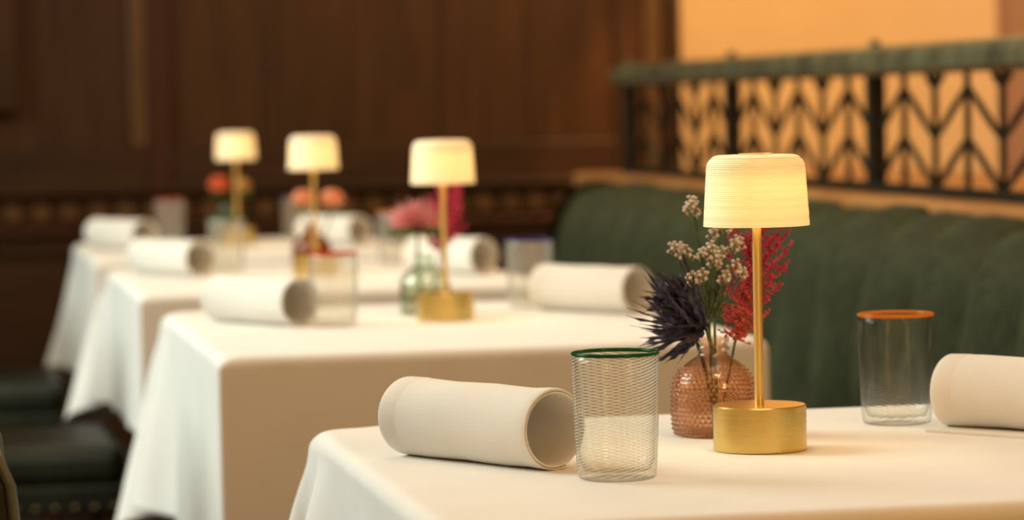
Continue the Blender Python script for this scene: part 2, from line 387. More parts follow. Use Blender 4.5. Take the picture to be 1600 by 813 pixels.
# ------------------------------------------------------------------ tables and cloths
def drape(hx, hy, drop, seed, steps=190, iters=13, bend=.6):
    """hang a cloth over a table top: small position-based cloth solver.
    The two corners facing -Y are pleated tight, the two facing +Y hang as free ears."""
    rng = np.random.default_rng(seed)
    out_ = [0, .006, .013, .026]+list(np.linspace(.05, drop, int(round((drop-.05)/.0235))+1))
    def axis(hh):
        inn = hh-.045; k = int(round(2*inn/.026)); mid = list(np.linspace(-inn, inn, k+1))
        hi = [hh-.022, hh-.008]+[hh+o for o in out_]
        return np.array([-v for v in reversed(hi)]+mid+hi)
    gx, gy = axis(hx), axis(hy); nx, ny = len(gx), len(gy); no = len(out_)
    X, Y = np.meshgrid(gx, gy, indexing='ij'); FL = np.stack([X, Y], -1); P = np.stack([X, Y, np.zeros_like(X)], -1)
    ox = np.maximum(np.abs(X)-hx, 0); oy = np.maximum(np.abs(Y)-hy, 0)
    P[..., 0] -= np.sign(X)*ox*.45; P[..., 1] -= np.sign(Y)*oy*.45; P[..., 2] = -.75*np.hypot(ox, oy)
    P += rng.normal(0, .0012, P.shape)*((ox+oy) > 0)[..., None]
    gone = (ox > 1e-6) & (oy > 1e-6) & (Y < 0)
    free = ((np.abs(X) > hx-.010) | (np.abs(Y) > hy-.010)).astype(float); P[..., 2] *= free; free[gone] = 0
    V = np.zeros_like(P); r = .007; dt = 1/60.; W = free[..., None]; C = []
    live = (~gone).astype(float)[..., None]
    def pair(a, b, st):
        d = FL[b]-FL[a]; C.append((a, b, np.sqrt((d*d).sum(-1, keepdims=True)), st))
    def batch(ax, k, st):
        n = P.shape[ax]
        for o in range(2*k):
            c = len(range(o, n-k, 2*k))
            if not c: continue
            sa = [slice(None)]*2; sb = [slice(None)]*2
            sa[ax] = slice(o, o+(c-1)*2*k+1, 2*k); sb[ax] = slice(o+k, o+k+(c-1)*2*k+1, 2*k); pair(tuple(sa), tuple(sb), st)
    batch(0, 1, 1.); batch(1, 1, 1.)
    for o in (0, 1):
        c = len(range(o, nx-1, 2)); a = slice(o, o+2*c-1, 2); b = slice(o+1, o+2*c, 2)
        pair((a, slice(0, ny-1)), (b, slice(1, ny)), .9); pair((a, slice(1, ny)), (b, slice(0, ny-1)), .9)
    ns = len(C); batch(0, 3, bend); batch(1, 3, bend); pre = []
    for ci, (a, b, rest, st) in enumerate(C):
        wa, wb = W[a], W[b]; ws = wa+wb; ws = np.where(ws == 0, 1, ws); lv = live[a]*live[b]*st
        if ci >= ns:      # no stiffness across the table edge
            fa, fb = FL[a], FL[b]; cross = ((np.abs(fa) <= np.array([hx, hy])+1e-6) != (np.abs(fb) <= np.array([hx, hy])+1e-6)).any(-1, keepdims=True); lv = lv*(~cross)
        pre.append((a, b, rest, lv*wa/ws, lv*wb/ws))
    H = np.array([hx-r, hy-r, 0])
    # sewn pleats: (side drop, front drop) pairs at the two -Y corners
    jf = no-1; ties = []
    for ix, sgn in ((no-1, -1), (nx-no, 1)):
        for k in range(1, no): ties.append((ix+sgn*k, jf, ix, jf-k))
    T = np.array(ties)
    for s in range(steps):
        V[..., 2] -= 9.8*dt*free; V *= .975 if s < steps*.7 else .9
        Q = P+V*dt*W
        for it in range(iters):
            for a, b, rest, fa, fb in pre:
                d = Q[b]-Q[a]; L = np.sqrt((d*d).sum(-1, keepdims=True))+1e-9; c = d*((L-rest)/L)
                Q[a] += c*fa; Q[b] -= c*fb
            av = (Q[T[:, 0], T[:, 1]]+Q[T[:, 2], T[:, 3]])/2; Q[T[:, 0], T[:, 1]] = av; Q[T[:, 2], T[:, 3]] = av
            q = np.abs(Q)-H; q[..., 2] = Q[..., 2]+r
            mm = np.maximum(q, 0); L = np.sqrt((mm*mm).sum(-1)); ins = (L < r) & (free > 0); deep = ins & (L < 1e-6)
            sg = np.sign(Q); sg[..., 2] = 1
            Q += mm*(np.where(L > 1e-6, (r-L)/np.maximum(L, 1e-6), 0)*ins)[..., None]*sg
            if deep.any():
                k = q[deep].argmax(-1); idx = np.argwhere(deep)
                Q[idx[:, 0], idx[:, 1], k] += (r-q[deep][np.arange(len(k)), k])*sg[idx[:, 0], idx[:, 1], k]
        V = (Q-P)/dt; P = Q
    ids = np.arange(nx*ny).reshape(nx, ny)
    for a, b, c, d in ties: ids[a, b] = ids[c, d]
    fs = []
    for i in range(nx-1):
        for j in range(ny-1):
            if gone[i, j] or gone[i+1, j] or gone[i+1, j+1] or gone[i, j+1]: continue
            fs.append((int(ids[i, j]), int(ids[i+1, j]), int(ids[i+1, j+1]), int(ids[i, j+1])))
    used = sorted({v for f in fs for v in f}); mp = {v: k for k, v in enumerate(used)}; fl = P.reshape(-1, 3)
    m = MB(); m.v = [tuple(float(x) for x in fl[v]) for v in used]; m.f = [tuple(mp[v] for v in f) for f in fs]
    o = m.build('cloth_source', 'linen', None, sharp=0)
    md = o.modifiers.new('s', 'SUBSURF'); md.levels = 2; md.render_levels = 2
    md = o.modifiers.new('t', 'SOLIDIFY'); md.thickness = .0012; md.offset = -1
    dg_ = bpy.context.evaluated_depsgraph_get(); me = bpy.data.meshes.new_from_object(o.evaluated_get(dg_))
    me.name = 'tablecloth'; bpy.data.objects.remove(o); return me

TX, TW = .8325, .4125      # table centre line and half width
TZ = .75                   # cloth surface
tables = [(3.023, .438), (5.05, .54), (6.665, .54), (8.17, .54)]
tl = ['square dining table carrying the studded pink flower vase', 'table carrying the smooth pale green flower vase',
      'table carrying the smooth amber flower vase', 'table closest to the wood panelled wall']
cl = ['white cloth under the studded pink vase', 'white cloth under the smooth pale green vase', 'white cloth under the smooth amber vase', 'white cloth on the table closest to the panelled wall']
cm = [drape(TW, .438, .290, 3, bend=.72), drape(TW, .54, .315, 7, bend=.66), drape(TW, .54, .272, 5), drape(TW, .54, .310, 9, bend=.82)]
for k, (ty, hy) in enumerate(tables):
    t = empty('dining_table', (TX, ty, 0)); tag(t, tl[k], 'table', 'tables along the banquette')
    boxo('tabletop', 'table', t, -TW+.016, TW-.016, -hy+.016, hy-.016, .715, TZ-.004, .012)
    m = MB(); m.lathe([(.055, .02), (.04, .05), (.034, .1), (.034, .66), (.05, .69), (.12, .714)], 24); m.build('pedestal', 'metal_dark', t)
    m = MB(); m.lathe([(.25, 0), (.25, .008), (.22, .016), (.05, .022)], 32); m.build('foot_plate', 'metal_dark', t)
    c = bpy.data.objects.new('tablecloth', cm[k]); COL.objects.link(c); c.location = (TX, ty, TZ)
    tag(c, cl[k], 'tablecloth', 'white cloths draped over the tables')

# ------------------------------------------------------------------ lamps
def make_lamp():
    root = empty('table_lamp')
    m = MB(); R = .0472; m.lathe([(R-.001, 0), (R, .001), (R, .0445), (R-.0012, .0458), (0, .0459)], 96); m.build('base', 'brass', root, sharp=30)
    m = MB(); m.lathe([(.0047, .0458), (.0046, .284)], 24); m.build('stem', 'brass_v', root)
    rng = random.Random(4); pr = []; z0, z1 = .2265, .2985
    N = 34
    def rad(z):
        u = (z-z0)/(z1-z0); r = .0537-.0045*u
        e = (z-(z1-.013))/.013
        if e > 0: r -= .013*(1-math.sqrt(max(0, 1-e*e)))
        return r
    pr.append((rad(z0)-.0028, z0)); 
    for i in range(N):
        za = z0+(z1-.002-z0)*i/N; hz = (z1-.002-z0)/N; g = rng.choice((.0004, .0008, .0013, .0018))
        pr += [(rad(za)-g*.9, za+.0001), (rad(za+hz*.3), za+hz*.28), (rad(za+hz*.75), za+hz*.75)]
    pr += [(rad(z1-.0012), z1-.0012), (rad(z1-.0003)-.001, z1-.0003), (.030, z1), (.0175, z1)]
    m = MB(); m.lathe(pr, 96, close=False); sh = m.build('shade', 'shade', root, sharp=0)
    m = MB(); m.lathe([(rad(z0)-.0028, z0), (rad(z0+.04)-.003, z0+.04), (rad(z1-.01)-.004, z1-.012), (.03, z1-.004), (.006, z1-.004)], 64, close=False); m.build('shade_lining', 'shade_in', sh)
    m = MB(); m.lathe([(.0185, z1-.001), (.0185, z1+.0005), (.017, z1+.0013), (0, z1+.0013)], 40); m.build('cap', 'brass', root, sharp=30)
    m = MB(); m.lathe([(.016, .284), (.02, .288), (.02, .2935)], 24); m.build('lamp_holder', 'brass', root)
    return root
lamp = make_lamp()
ll = ['brass table lamp with ribbed white shade beside studded pink vase', 'brass table lamp lit beside the smooth pale green vase', 'brass table lamp lit beside the smooth amber vase', 'brass table lamp lit on the table closest to the panelled wall']
for k, (x, y) in enumerate(((.832, 3.058), (.858, 5.12), (.831, 6.62), (.831, 8.25))):
    o = lamp if k == 0 else copy_tree(lamp); o.location = (x, y, TZ+.0003); o.rotation_euler = (0, 0, k*1.1)
    tag(o, ll[k], 'lamp', 'brass lamps on the tables')
    d = bpy.data.lights.new('lamp_glow', 'AREA'); d.shape = 'DISK'; d.size = .07; d.energy = .21; d.color = (1, .73, .36)
    e = bpy.data.objects.new('lamp_glow', d); COL.objects.link(e); e.parent = o; e.location = (0, 0, .2825)

# ------------------------------------------------------------------ drinking glasses
def glass_body(Hh=.1195, rt_=.0408, rb=.0372):
    m = MB(); n = 72; th = .0022
    outer = [(rb*.55, .0006), (rb-.005, .0), (rb-.0018, .0012), (rb-.0002, .004)]
    for i in range(1, 13): t = i/12; outer.append((rb+(rt_-rb)*(t**.7)+.0006*math.sin(3*t), .004+(Hh-.004)*t))
    inner = [(rt_-th, Hh)]
    for i in range(11, 0, -1): t = i/12; inner.append((rb+(rt_-rb)*(t**.7)-th, .009+(Hh-.009)*t))
    inner += [(rb-.006, .0085), (rb*.5, .007), (0.0001, .0068)]
    pr = [(0.0001, .0014)]+outer+inner
    m.lathe(pr, n, close=False); me = m.mesh('glass_body', sharp=0)
    uv = me.uv_layers.new(name='UVMap'); nout = n*(len(outer)+1)
    for p in me.polygons:
        p.material_index = 0 if n*4 <= p.index < nout-n else 1
        us = []
        for li in p.loop_indices:
            v = me.vertices[me.loops[li].vertex_index].co; us.append((math.atan2(v.y, v.x)/(2*PI)) % 1.0)
        if max(us)-min(us) > .5: us = [u+1 if u < .5 else u for u in us]
        for li, u in zip(p.loop_indices, us):
            v = me.vertices[me.loops[li].vertex_index].co; uv.data[li].uv = (u, v.z/Hh)
    return me
gbm = glass_body()
M['gl_milk'] = thin_glass('threaded_glass', (.955, .95, .92), .50, (1, .98, .92), True)
M['gl_clear'] = thin_glass('sparsely_threaded_glass', (.975, .98, .965), .42, (1, .98, .93), True, gloss=.4, fade=4.0)
M['gl_in'] = thin_glass('clear_glass_inside', (.985, .985, .97), gloss=.4)
def rimmat(name, col): return thin_glass(name, tuple(min(1, c*1.6+.05) for c in col), .62, col, rough=.05)
RIM = {'green': rimmat('green_rim', (.01, .19, .055)), 'orange': rimmat('orange_rim', (.92, .36, .04)), 'red': rimmat('red_rim', (.72, .08, .04)),
       'blue': rimmat('blue_rim', (.06, .05, .35))}
rimm = MB(); n = 64
for i in range(1): 
    pts = []
    for j in range(9):
        a = PI*(-.6)+j/8*PI*2.2; pts.append((.0397+.0021*math.cos(a), .1183+.0019*math.sin(a)))
    rimm.lathe(pts, n, close=False)
rim_me = rimm.mesh('glass_rim', sharp=0)
def glass(x, y, rim, body, label, rz=0):
    g = empty('drinking_glass', (x, y, TZ+.0004), rz); tag(g, label, 'glass', 'rimmed glasses on the tables')
    me = gbm.copy(); me.materials.append(M[body]); me.materials.append(M['gl_in']); b = bpy.data.objects.new('glass_body', me); COL.objects.link(b); b.parent = g
    r = rim_me.copy(); r.materials.append(RIM[rim]); o = bpy.data.objects.new('rim', r); COL.objects.link(o); o.parent = g
    o['label'] = rim+' glass rim'
glass(.641, 2.868, 'green', 'gl_milk', 'threaded glass with green rim beside napkin on the studded vase table', .3)
glass(1.039, 3.253, 'orange', 'gl_clear', 'clear threaded glass with orange rim on the studded vase table', 1.7)
glass(.664, 5.064, 'red', 'gl_milk', 'threaded glass with red rim on the pale green vase table', 2.2)
glass(1.053, 5.386, 'blue', 'gl_milk', 'threaded glass with blue rim on the pale green vase table', .9)
glass(.671, 6.906, 'green', 'gl_milk', 'threaded glass with green rim on the amber vase table', 4)
glass(1.064, 7.02, 'orange', 'gl_milk', 'threaded glass with orange rim on the amber vase table', 3)
glass(.676, 8.52, 'red', 'gl_milk', 'threaded glass with red rim on the table closest to the panelled wall', 5)
glass(1.02, 8.50, 'blue', 'gl_milk', 'threaded glass with blue rim on the table closest to the panelled wall', 1)

# ------------------------------------------------------------------ rolled napkins
def napkin_mesh(seed, tail=0.0, L=.222, R=.0405):
    """a folded linen napkin rolled into a hollow cylinder; axis along X, lying on z = 0"""
    rng = random.Random(seed); th = .0026; turns = 1.75; na = 84
    cl_ = []
    a_end = -PI/2+(.35 if tail == 0 else 0)      # outer edge tucked beside the bottom
    a0 = a_end-2*PI*turns
    for i in range(na+1):
        t = i/na; a = a0+(a_end-a0)*t; r = R-th*(.55+1.06*turns*(1-t))
        y = r*math.cos(a); z = r*math.sin(a)
        z = z*(1.0-.02*t) if z > 0 else z
        cl_.append(((-y if tail else y)*1.02, z+R*.985))
    if tail:
        y0, z0 = cl_[-1]
        for i in range(1, 7): cl_.append((y0-tail*i/6, z0))
    n = len(cl_); loop = []
    nr = []
    for i in range(n):
        a = Vector(cl_[max(i-1, 0)]); b = Vector(cl_[min(i+1, n-1)]); t = (b-a).normalized(); nr.append(Vector((-t.y, t.x))*(-1 if tail else 1))
    o_ = [Vector(cl_[i])-nr[i]*th/2 for i in range(n)]; i_ = [Vector(cl_[i])+nr[i]*th/2 for i in range(n)]
    loop = o_+list(reversed(i_)); k = len(loop)
    xs = [0, .0012, .006, .022, .0245, .027, .04, .07, .10, .13, .16, .186, .190, .194, .212, .2195, .222]
    vs = []; fs = []
    zmin = min(p.y for p in loop)
    for j, x in enumerate(xs):
        ed = .0007 if x in (0, .222) else 0
        hem = .0006 if x < .0235 or x > .1955 else 0
        for q, p in enumerate(loop):
            c = Vector((0, R)); d = (p-c); l = d.length
            s = 1+(hem-(ed if q < n else -ed)+.0006*math.sin(q*.21+x*60+seed)*(1 if q < n else .3))/max(l, .01)
            pp = c+d*s
            if tail and abs(p.x) < tail+.05 and q >= na and q < 2*n-na: pp = p
            vs.append((x-L/2, pp.x*(1+.012*math.sin(x*30+seed)), max(pp.y-zmin, 0)))
    for j in range(len(xs)-1):
        for q in range(k): fs.append((j*k+q, j*k+(q+1) % k, (j+1)*k+(q+1) % k, (j+1)*k+q))
    # end faces: strips between outer and inner skin
    for e, base in ((0, 0), (1, (len(xs)-1)*k)):
        for q in range(n-1):
            f = (base+q, base+q+1, base+k-2-q, base+k-1-q); fs.append(tuple(reversed(f)) if e == 0 else f)
    if tail: fs = [tuple(reversed(f)) for f in fs]
    m = MB(); m.add(vs, fs); me = m.mesh('rolled_napkin', sharp=50); me.materials.append(M['napkin']); return me
nk = [napkin_mesh(1), napkin_mesh(2), napkin_mesh(5, tail=.05)]
ANG = -math.radians(59.5)
def napkin(px, py, k, label, da=0):      # px, py: centre of the end that points away from the wall panelling
    a = ANG+da; o = bpy.data.objects.new('rolled_napkin', nk[k]); COL.objects.link(o)
    o.location = (px-.111*math.cos(a), py-.111*math.sin(a), TZ+.0003); o.rotation_euler = (0, 0, a)
    tag(o, label, 'napkin', 'rolled napkins on the tables')
napkin(.600, 2.955, 0, 'rolled white napkin touching the green-rimmed glass on the studded vase table')
napkin(1.213, 3.012, 2, 'rolled white napkin with loose end by the orange-rimmed glass on the studded vase table', .12)
napkin(.612, 5.085, 1, 'rolled white napkin by the red-rimmed glass on the pale green vase table')
napkin(1.185, 5.115, 0, 'rolled white napkin by the blue-rimmed glass on the pale green vase table', .05)
napkin(.597, 6.72, 0, 'rolled white napkin by the green-rimmed glass on the amber vase table')
napkin(1.165, 6.45, 1, 'rolled white napkin by the orange-rimmed glass on the amber vase table', .0)
napkin(.580, 8.13, 1, 'rolled white napkin by the red-rimmed glass on the table closest to the panelled wall')
napkin(1.125, 8.02, 0, 'rolled white napkin by the blue-rimmed glass on the table closest to the panelled wall')

# ------------------------------------------------------------------ vases
M['pink_glass'] = thin_glass('pink_amber_glass', (.98, .885, .80), .025, (.85, .45, .30), rough=.03, gloss=1.3, edge=.3)
t_ = NT('pink_stud_glass'); g_ = t_.add('BsdfGlass', i_Color=(1.0, .86, .75, 1), i_Roughness=.04, i_IOR=1.42); t_.surf(g_.outputs[0]); M['pink_stud'] = t_.m
M['green_glass'] = thin_glass('pale_green_glass', (.93, .965, .92), .05, (.45, .60, .45), rough=.03, gloss=1.2)
M['amber_glass'] = thin_glass('amber_glass', (.80, .55, .30), .12, (.45, .18, .06), rough=.03, gloss=1.2)
M['mint_glass'] = thin_glass('mint_glass', (.8, .92, .86), .08, (.3, .5, .42), rough=.03, gloss=1.2)
M['water'] = thin_glass('vase_water', (.90, .86, .78), .06, (.35, .22, .12), rough=.0)
VP = [(.0365, .0), (.0405, .002), (.0428, .007), (.0436, .018), (.0437, .035), (.0432, .050), (.0410, .060), (.0360, .0685), (.0285, .0760), (.0205, .0815), (.0160, .0850), (.0148, .0885),
      (.0168, .0905), (.0172, .0925), (.0152, .0945), (.0150, .0965), (.0170, .0990), (.0174, .1020), (.0165, .1040)]
def vase(x, y, mat, label, studs=False, sx=1.0):
    root = empty('flower_vase', (x, y, TZ+.0004)); tag(root, label, 'vase', 'small glass vases on the tables')
    inn = [(r-.0025, max(z, .004)) for r, z in reversed(VP)]
    m = MB(); m.lathe([(0.0001, .001)]+VP+inn+[(0.0001, .004)], 64, close=False); m.build('vase_body', mat, root, sharp=0)
    m = MB(); m.lathe([(0.0001, .0045)]+[(r-.003, max(z, .0045)) for r, z in VP if z < .046]+[(.0402, .047), (.0001, .047)], 48, close=False); m.build('water', 'water', root, sharp=0)
    if studs:
        m = MB(); row = 0; z = .006
        arc = []
        P = VP[1:10]
        for (r0, z0), (r1, z1) in zip(P, P[1:]):
            L = math.hypot(r1-r0, z1-z0); nseg = max(1, int(L/.0002))
            for i in range(nseg): t = i/nseg; arc.append((r0+(r1-r0)*t, z0+(z1-z0)*t, (r1-r0)/L, (z1-z0)/L))
        step = int(.0049/.0002); i = 6
        while i < len(arc)*.86:
            r, zz, dr, dz = arc[i]; nst = max(12, int(2*PI*.0437/.0061))
            for k in range(nst):
                a = 2*PI*(k+.5*(row % 2))/nst; q = .0019*(1 if r > .04 else max(.6, r/.0437))
                R = Matrix.Rotation(a, 3, 'Z')
                m.blob((r*math.cos(a), r*math.sin(a), zz), q, (1.25, 1, 1), R, 7, 5)
            i += step; row += 1
        tag(m.build('hobnail_studs', 'pink_stud', root, sharp=0), 'raised glass hobnails', kind='stuff')
    return root
V = [(.824, 3.212), (.848, 5.27), (.845, 6.79), (.815, 8.40)]
vase(*V[0], 'pink_glass', 'small pink glass vase covered in raised hobnail studs', True)
vase(*V[1], 'green_glass', 'small smooth pale green glass vase holding pink bloom')
vase(*V[2], 'amber_glass', 'small smooth amber glass vase holding peach blooms')
vase(*V[3], 'mint_glass', 'small mint glass vase on the table closest to the panelled wall')

# ------------------------------------------------------------------ flowers
def sss(name, c0, c1, rough=.6, zr=None):
    t = NT(name); tc = t.add('TexCoord'); n = t.add('TexNoise', i_Vector=tc.outputs['Object'], i_Scale=90.0, i_Detail=3.0)
    col = t.ramp(n.outputs[0], [(.35, tuple(c0)+(1,)), (.65, tuple(c1)+(1,))])
    d = t.add('BsdfPrincipled', i_Roughness=rough, i_Base_Color=col); tr = t.add('BsdfTranslucent', i_Color=col)
    mx = t.add('MixShader', i_0=.25, i_1=d.outputs[0], i_2=tr.outputs[0]); t.surf(mx.outputs[0]); return t.m
M['thistle'] = sss('thistle_bract', (.020, .015, .040), (.075, .060, .125))
M['cone'] = sss('thistle_cone', (.010, .012, .016), (.045, .050, .050))
M['stem'] = sss('green_stem', (.06, .09, .025), (.13, .17, .05))
M['stat'] = sss('statice_floret', (.90, .66, .62), (.97, .90, .82))
M['calyx'] = sss('statice_calyx', (.36, .36, .14), (.62, .58, .30))
M['astilbe'] = sss('astilbe_bead', (.50, .015, .09), (.80, .05, .19))
M['astilbe_r'] = sss('astilbe_red_bead', (.58, .06, .04), (.80, .17, .08))
M['pinkp'] = sss('pink_petal', (.72, .18, .22), (.90, .45, .45))
M['peach'] = sss('peach_petal', (.80, .28, .15), (.95, .52, .30))
M['orange'] = sss('orange_petal', (.75, .10, .05), (.90, .30, .12))
M['yellow'] = sss('ochre_petal', (.55, .32, .08), (.75, .45, .18))
M['leaf'] = sss('green_leaf', (.05, .11, .02), (.16, .26, .05))
M['magenta'] = sss('magenta_bead', (.70, .02, .12), (.95, .08, .25))
def curve(p0, p1, bend, n=8):
    p0, p1 = Vector(p0), Vector(p1); out = []
    for i in range(n+1):
        t = i/n; out.append(p0.lerp(p1, t)+Vector(bend)*math.sin(PI*t))
    return out
def frame(d):
    d = Vector(d).normalized(); a = d.orthogonal().normalized(); return d, a, d.cross(a)
VX, VY, VZ = V[0][0], V[0][1], TZ+.0004
def sprig(name, label, vi, cat='flower', group=None):
    o = empty(name, (V[vi][0], V[vi][1], TZ+.006)); tag(o, label, cat, group); return o

def bract(m, base, d, L, Wd, rng, curl):
    d, a, b = frame(d); ang = rng.uniform(0, 2*PI); side = a*math.cos(ang)+b*math.sin(ang); nor = d.cross(side)
    n = 9; vs = []; fs = []; base = Vector(base)
    for i in range(n+1):
        t = i/n; wd = Wd*(math.sin(PI*(.15+.85*t))**.8)*(1-.55*t)+.0002
        wd *= (1.55 if i % 2 else .55) if 1 < i < n else 1         # spiny teeth
        c = base+d*(L*t)+nor*(curl*L*t*t)+side*(.06*L*math.sin(4*t+ang))
        vs += [c-side*wd, c+nor*wd*.35, c+side*wd, c-nor*.0003]
    for i in range(n):
        for q in range(4): fs.append((4*i+q, 4*i+(q+1) % 4, 4*i+4+(q+1) % 4, 4*i+4+q))
    fs.append((4*n, 4*n+1, 4*n+2, 4*n+3))
    m.add(vs, fs)
def thistle(label, head, axis, nb, L, seed, hr=.010, hl=.014, spread=(.25, 1.25), bias=None):
    root = sprig('thistle', label, 0, 'flower', 'dark thistles in the studded vase'); rng = random.Random(seed)
    hd = Vector(head); ax, a, b = frame(axis); z0 = -.006
    m = MB(); m.tube(curve((rng.uniform(-.006, .006), .0, .0), hd-ax*.004, (.006, 0, .004)), [.0021]*6+[.0024]*3, 7); m.build('stem', 'stem', root, sharp=0)
    m = MB(); R = Matrix((a, b, ax)).transposed(); m.blob(hd+ax*hl*.7, hr, (1, 1, hl/hr), R, 14, 10)
    for i in range(130):
        zf = 1-2*(i+.5)/130; rr = math.sqrt(1-zf*zf); th = i*2.39996
        if zf < -.6: continue
        dloc = a*rr*math.cos(th)+b*rr*math.sin(th)+ax*zf
        p = hd+ax*hl*.7+a*rr*math.cos(th)*hr+b*rr*math.sin(th)*hr+ax*zf*hl
        m.tube([p, p+dloc*.0024], [.0009, .0002], 4)
    m.build('flower_cone', 'cone', root, sharp=0)
    for i in range(nb):
        th = i*2.39996+rng.uniform(-.2, .2); sp = rng.uniform(*spread)
        d = ax*math.cos(sp)+(a*math.cos(th)+b*math.sin(th))*math.sin(sp)
        if bias: d = (d+Vector(bias)*.55).normalized()
        m = MB(); bract(m, hd+d*.003, d, L*rng.uniform(.65, 1.1), .0039, rng, rng.uniform(-.2, .12)); m.build('bract', 'thistle', root, smooth=False)
thistle('dark purple thistle with long spiny bracts fanning over the rim of the studded vase', (-.012, -.008, .110), (-.86, -.12, .36), 56, .082, 11, .0075, .010, (.05, 1.4), (-.42, 0, .0))
thistle('dark thistle standing upright with a beaded cone behind the spiny bracts', (-.035, .010, .141), (-.35, .0, .9), 24, .034, 5, .0110, .0135, (.7, 1.6), (-.2, 0, -.1))

def statice(label, pts, seed, root_pt=(0, 0, .0)):
    root = sprig('statice_sprig', label, 0, 'flower', 'pale statice in the studded vase'); rng = random.Random(seed)
    cx = sum(p[0] for p in pts)/len(pts); fork = Vector((cx*.25, 0, .118)); st = MB()
    st.tube(curve(root_pt, fork, (0, 0, 0)), .0015, 6)
    fl = []
    for (x, y, z) in pts:
        f2 = fork.lerp(Vector((x, y, z+.098)), rng.uniform(.35, .6))+Vector((0, 0, -.004)); tip = Vector((x, y, z+.094))
        st.tube(curve(fork, f2, (0, 0, 0), 4), .0011, 5); st.tube(curve(f2, tip, (0, rng.uniform(-.003, .003), -.003), 6), [.0010-.00005*i for i in range(7)], 5)
        fl.append((tip, (tip-f2).normalized()))
    st.build('stems', 'stem', root, sharp=0)
    for tip, d in fl:
        d = (d+Vector((0, 0, .6))).normalized(); dd, a, b = frame(d); mc = MB(); mp = MB()
        nf = rng.randint(8, 12)
        for k in range(nf):
            th = k*2.4; lev = k/nf; sp = .25+.55*lev; dr = (dd*math.cos(sp)+(a*math.cos(th)+b*math.sin(th))*math.sin(sp)).normalized()
            b0 = tip+(a*math.cos(th)+b*math.sin(th))*(.0012+.0028*lev)+dd*(.004-.010*lev); b1 = b0+dr*rng.uniform(.0050, .0075)
            mc.tube([b0, b0.lerp(b1, .6), b1], [.0005, .0010, .0013], 5)
            for q in range(4):
                e = frame(dr); an = q*PI/2+k; mp.blob(b1+dr*.0008+(e[1]*math.cos(an)+e[2]*math.sin(an))*.0011, .0012, (1, 1, 1.1), None, 5, 3)
        c = mc.build('calyx_cluster', 'calyx', root, sharp=0); mp.build('floret_cluster', 'stat', c, sharp=0)
statice('pale pink statice sprig with low loose clusters in front of the thistle', [(-.041, -.01, .096), (-.034, -.008, .094), (-.029, -.012, .090), (-.004, -.014, .094), (-.012, -.012, .089), (-.003, -.018, .082), (.002, -.01, .079), (-.024, -.016, .064), (-.015, -.02, .067), (.010, -.014, .064)], 3)
statice('taller statice sprig reaching up behind the lampshade', [(-.016, .012, .143), (-.014, .012, .132), (-.019, .01, .138), (.018, .004, .115), (.012, .008, .120), (.023, -.004, .096), (.010, .0, .088), (.022, -.01, .075), (.030, -.006, .067), (.030, .006, .099), (.005, .01, .108)], 8, (.004, .004, 0))

def plume(label, vi, tip, branches, mats, seed, dens=1.0, bead=.0016, name='astilbe_plume', bl=.012):
    root = sprig(name, label, vi, 'flower', None); rng = random.Random(seed)
    st = MB(); main = curve((.005, .003, 0), tip, (.004, 0, 0), 20); st.tube(main, .0014, 6); ms = [MB(), MB()]
    for (t, dx, dy, dz) in branches:
        p0 = Vector(main[0]).lerp(Vector(tip), t); p1 = p0+Vector((dx, dy, dz)); L = (p1-p0).length
        c = curve(p0, p1, (0, 0, -.10*L), 16); st.tube(c, [.0008-.00003*i for i in range(17)], 5)
        nsub = int(L/.0028*dens)
        for i in range(nsub):
            u = (i+1)/nsub; k = min(15, int(u*16)); p = c[k].lerp(c[k+1], u*16-k) if k < 16 else c[16]
            sl = bl*(1.05-u)**.8*rng.uniform(.5, 1.1)+.002
            dr = Vector((rng.uniform(-1, 1), rng.uniform(-1, 1), rng.uniform(-.6, 1))).normalized()
            nb = max(2, int(sl/.0015))
            for j in range(nb):
                q = p+dr*sl*(j+.5)/nb+Vector((rng.gauss(0, .0006), rng.gauss(0, .0006), rng.gauss(0, .0006)))
                low = rng.random() < max(0, .9-(q.z-.10)*9)
                ms[1 if low else 0].blob(q, bead*rng.uniform(.6, 1.05), (1, 1, rng.uniform(.8, 1.4)), None, 5, 3)
    st.build('stem', 'stem', root, sharp=0)
    for mm, mt in zip(ms, mats):
        if mm.v: tag(mm.build('bead_flowers', mt, root, sharp=0), None, kind='stuff')
plume('crimson feathery astilbe plume leaning out beyond the lamp stem', 0, (.056, .018, .262),
      [(.36, .022, -.004, .012), (.38, .012, -.008, .018), (.40, .040, .0, .018), (.44, .052, .004, .036), (.50, .058, -.002, .046), (.55, .060, .004, .052), (.62, .052, .0, .046), (.68, .056, .004, .050), (.75, .050, .0, .046), (.84, .036, .0, .036), (.92, .02, 0, .03),
       (.42, -.012, .006, .022), (.52, -.018, .006, .026), (.62, -.020, .006, .030), (.72, -.018, .006, .028), (.82, -.014, .0, .02), (.46, .02, -.012, .03), (.58, .02, -.014, .03), (.70, .02, .014, .03)],
      ('astilbe', 'astilbe_r'), 21, 2.1, .0015, 'astilbe_plume', .015)

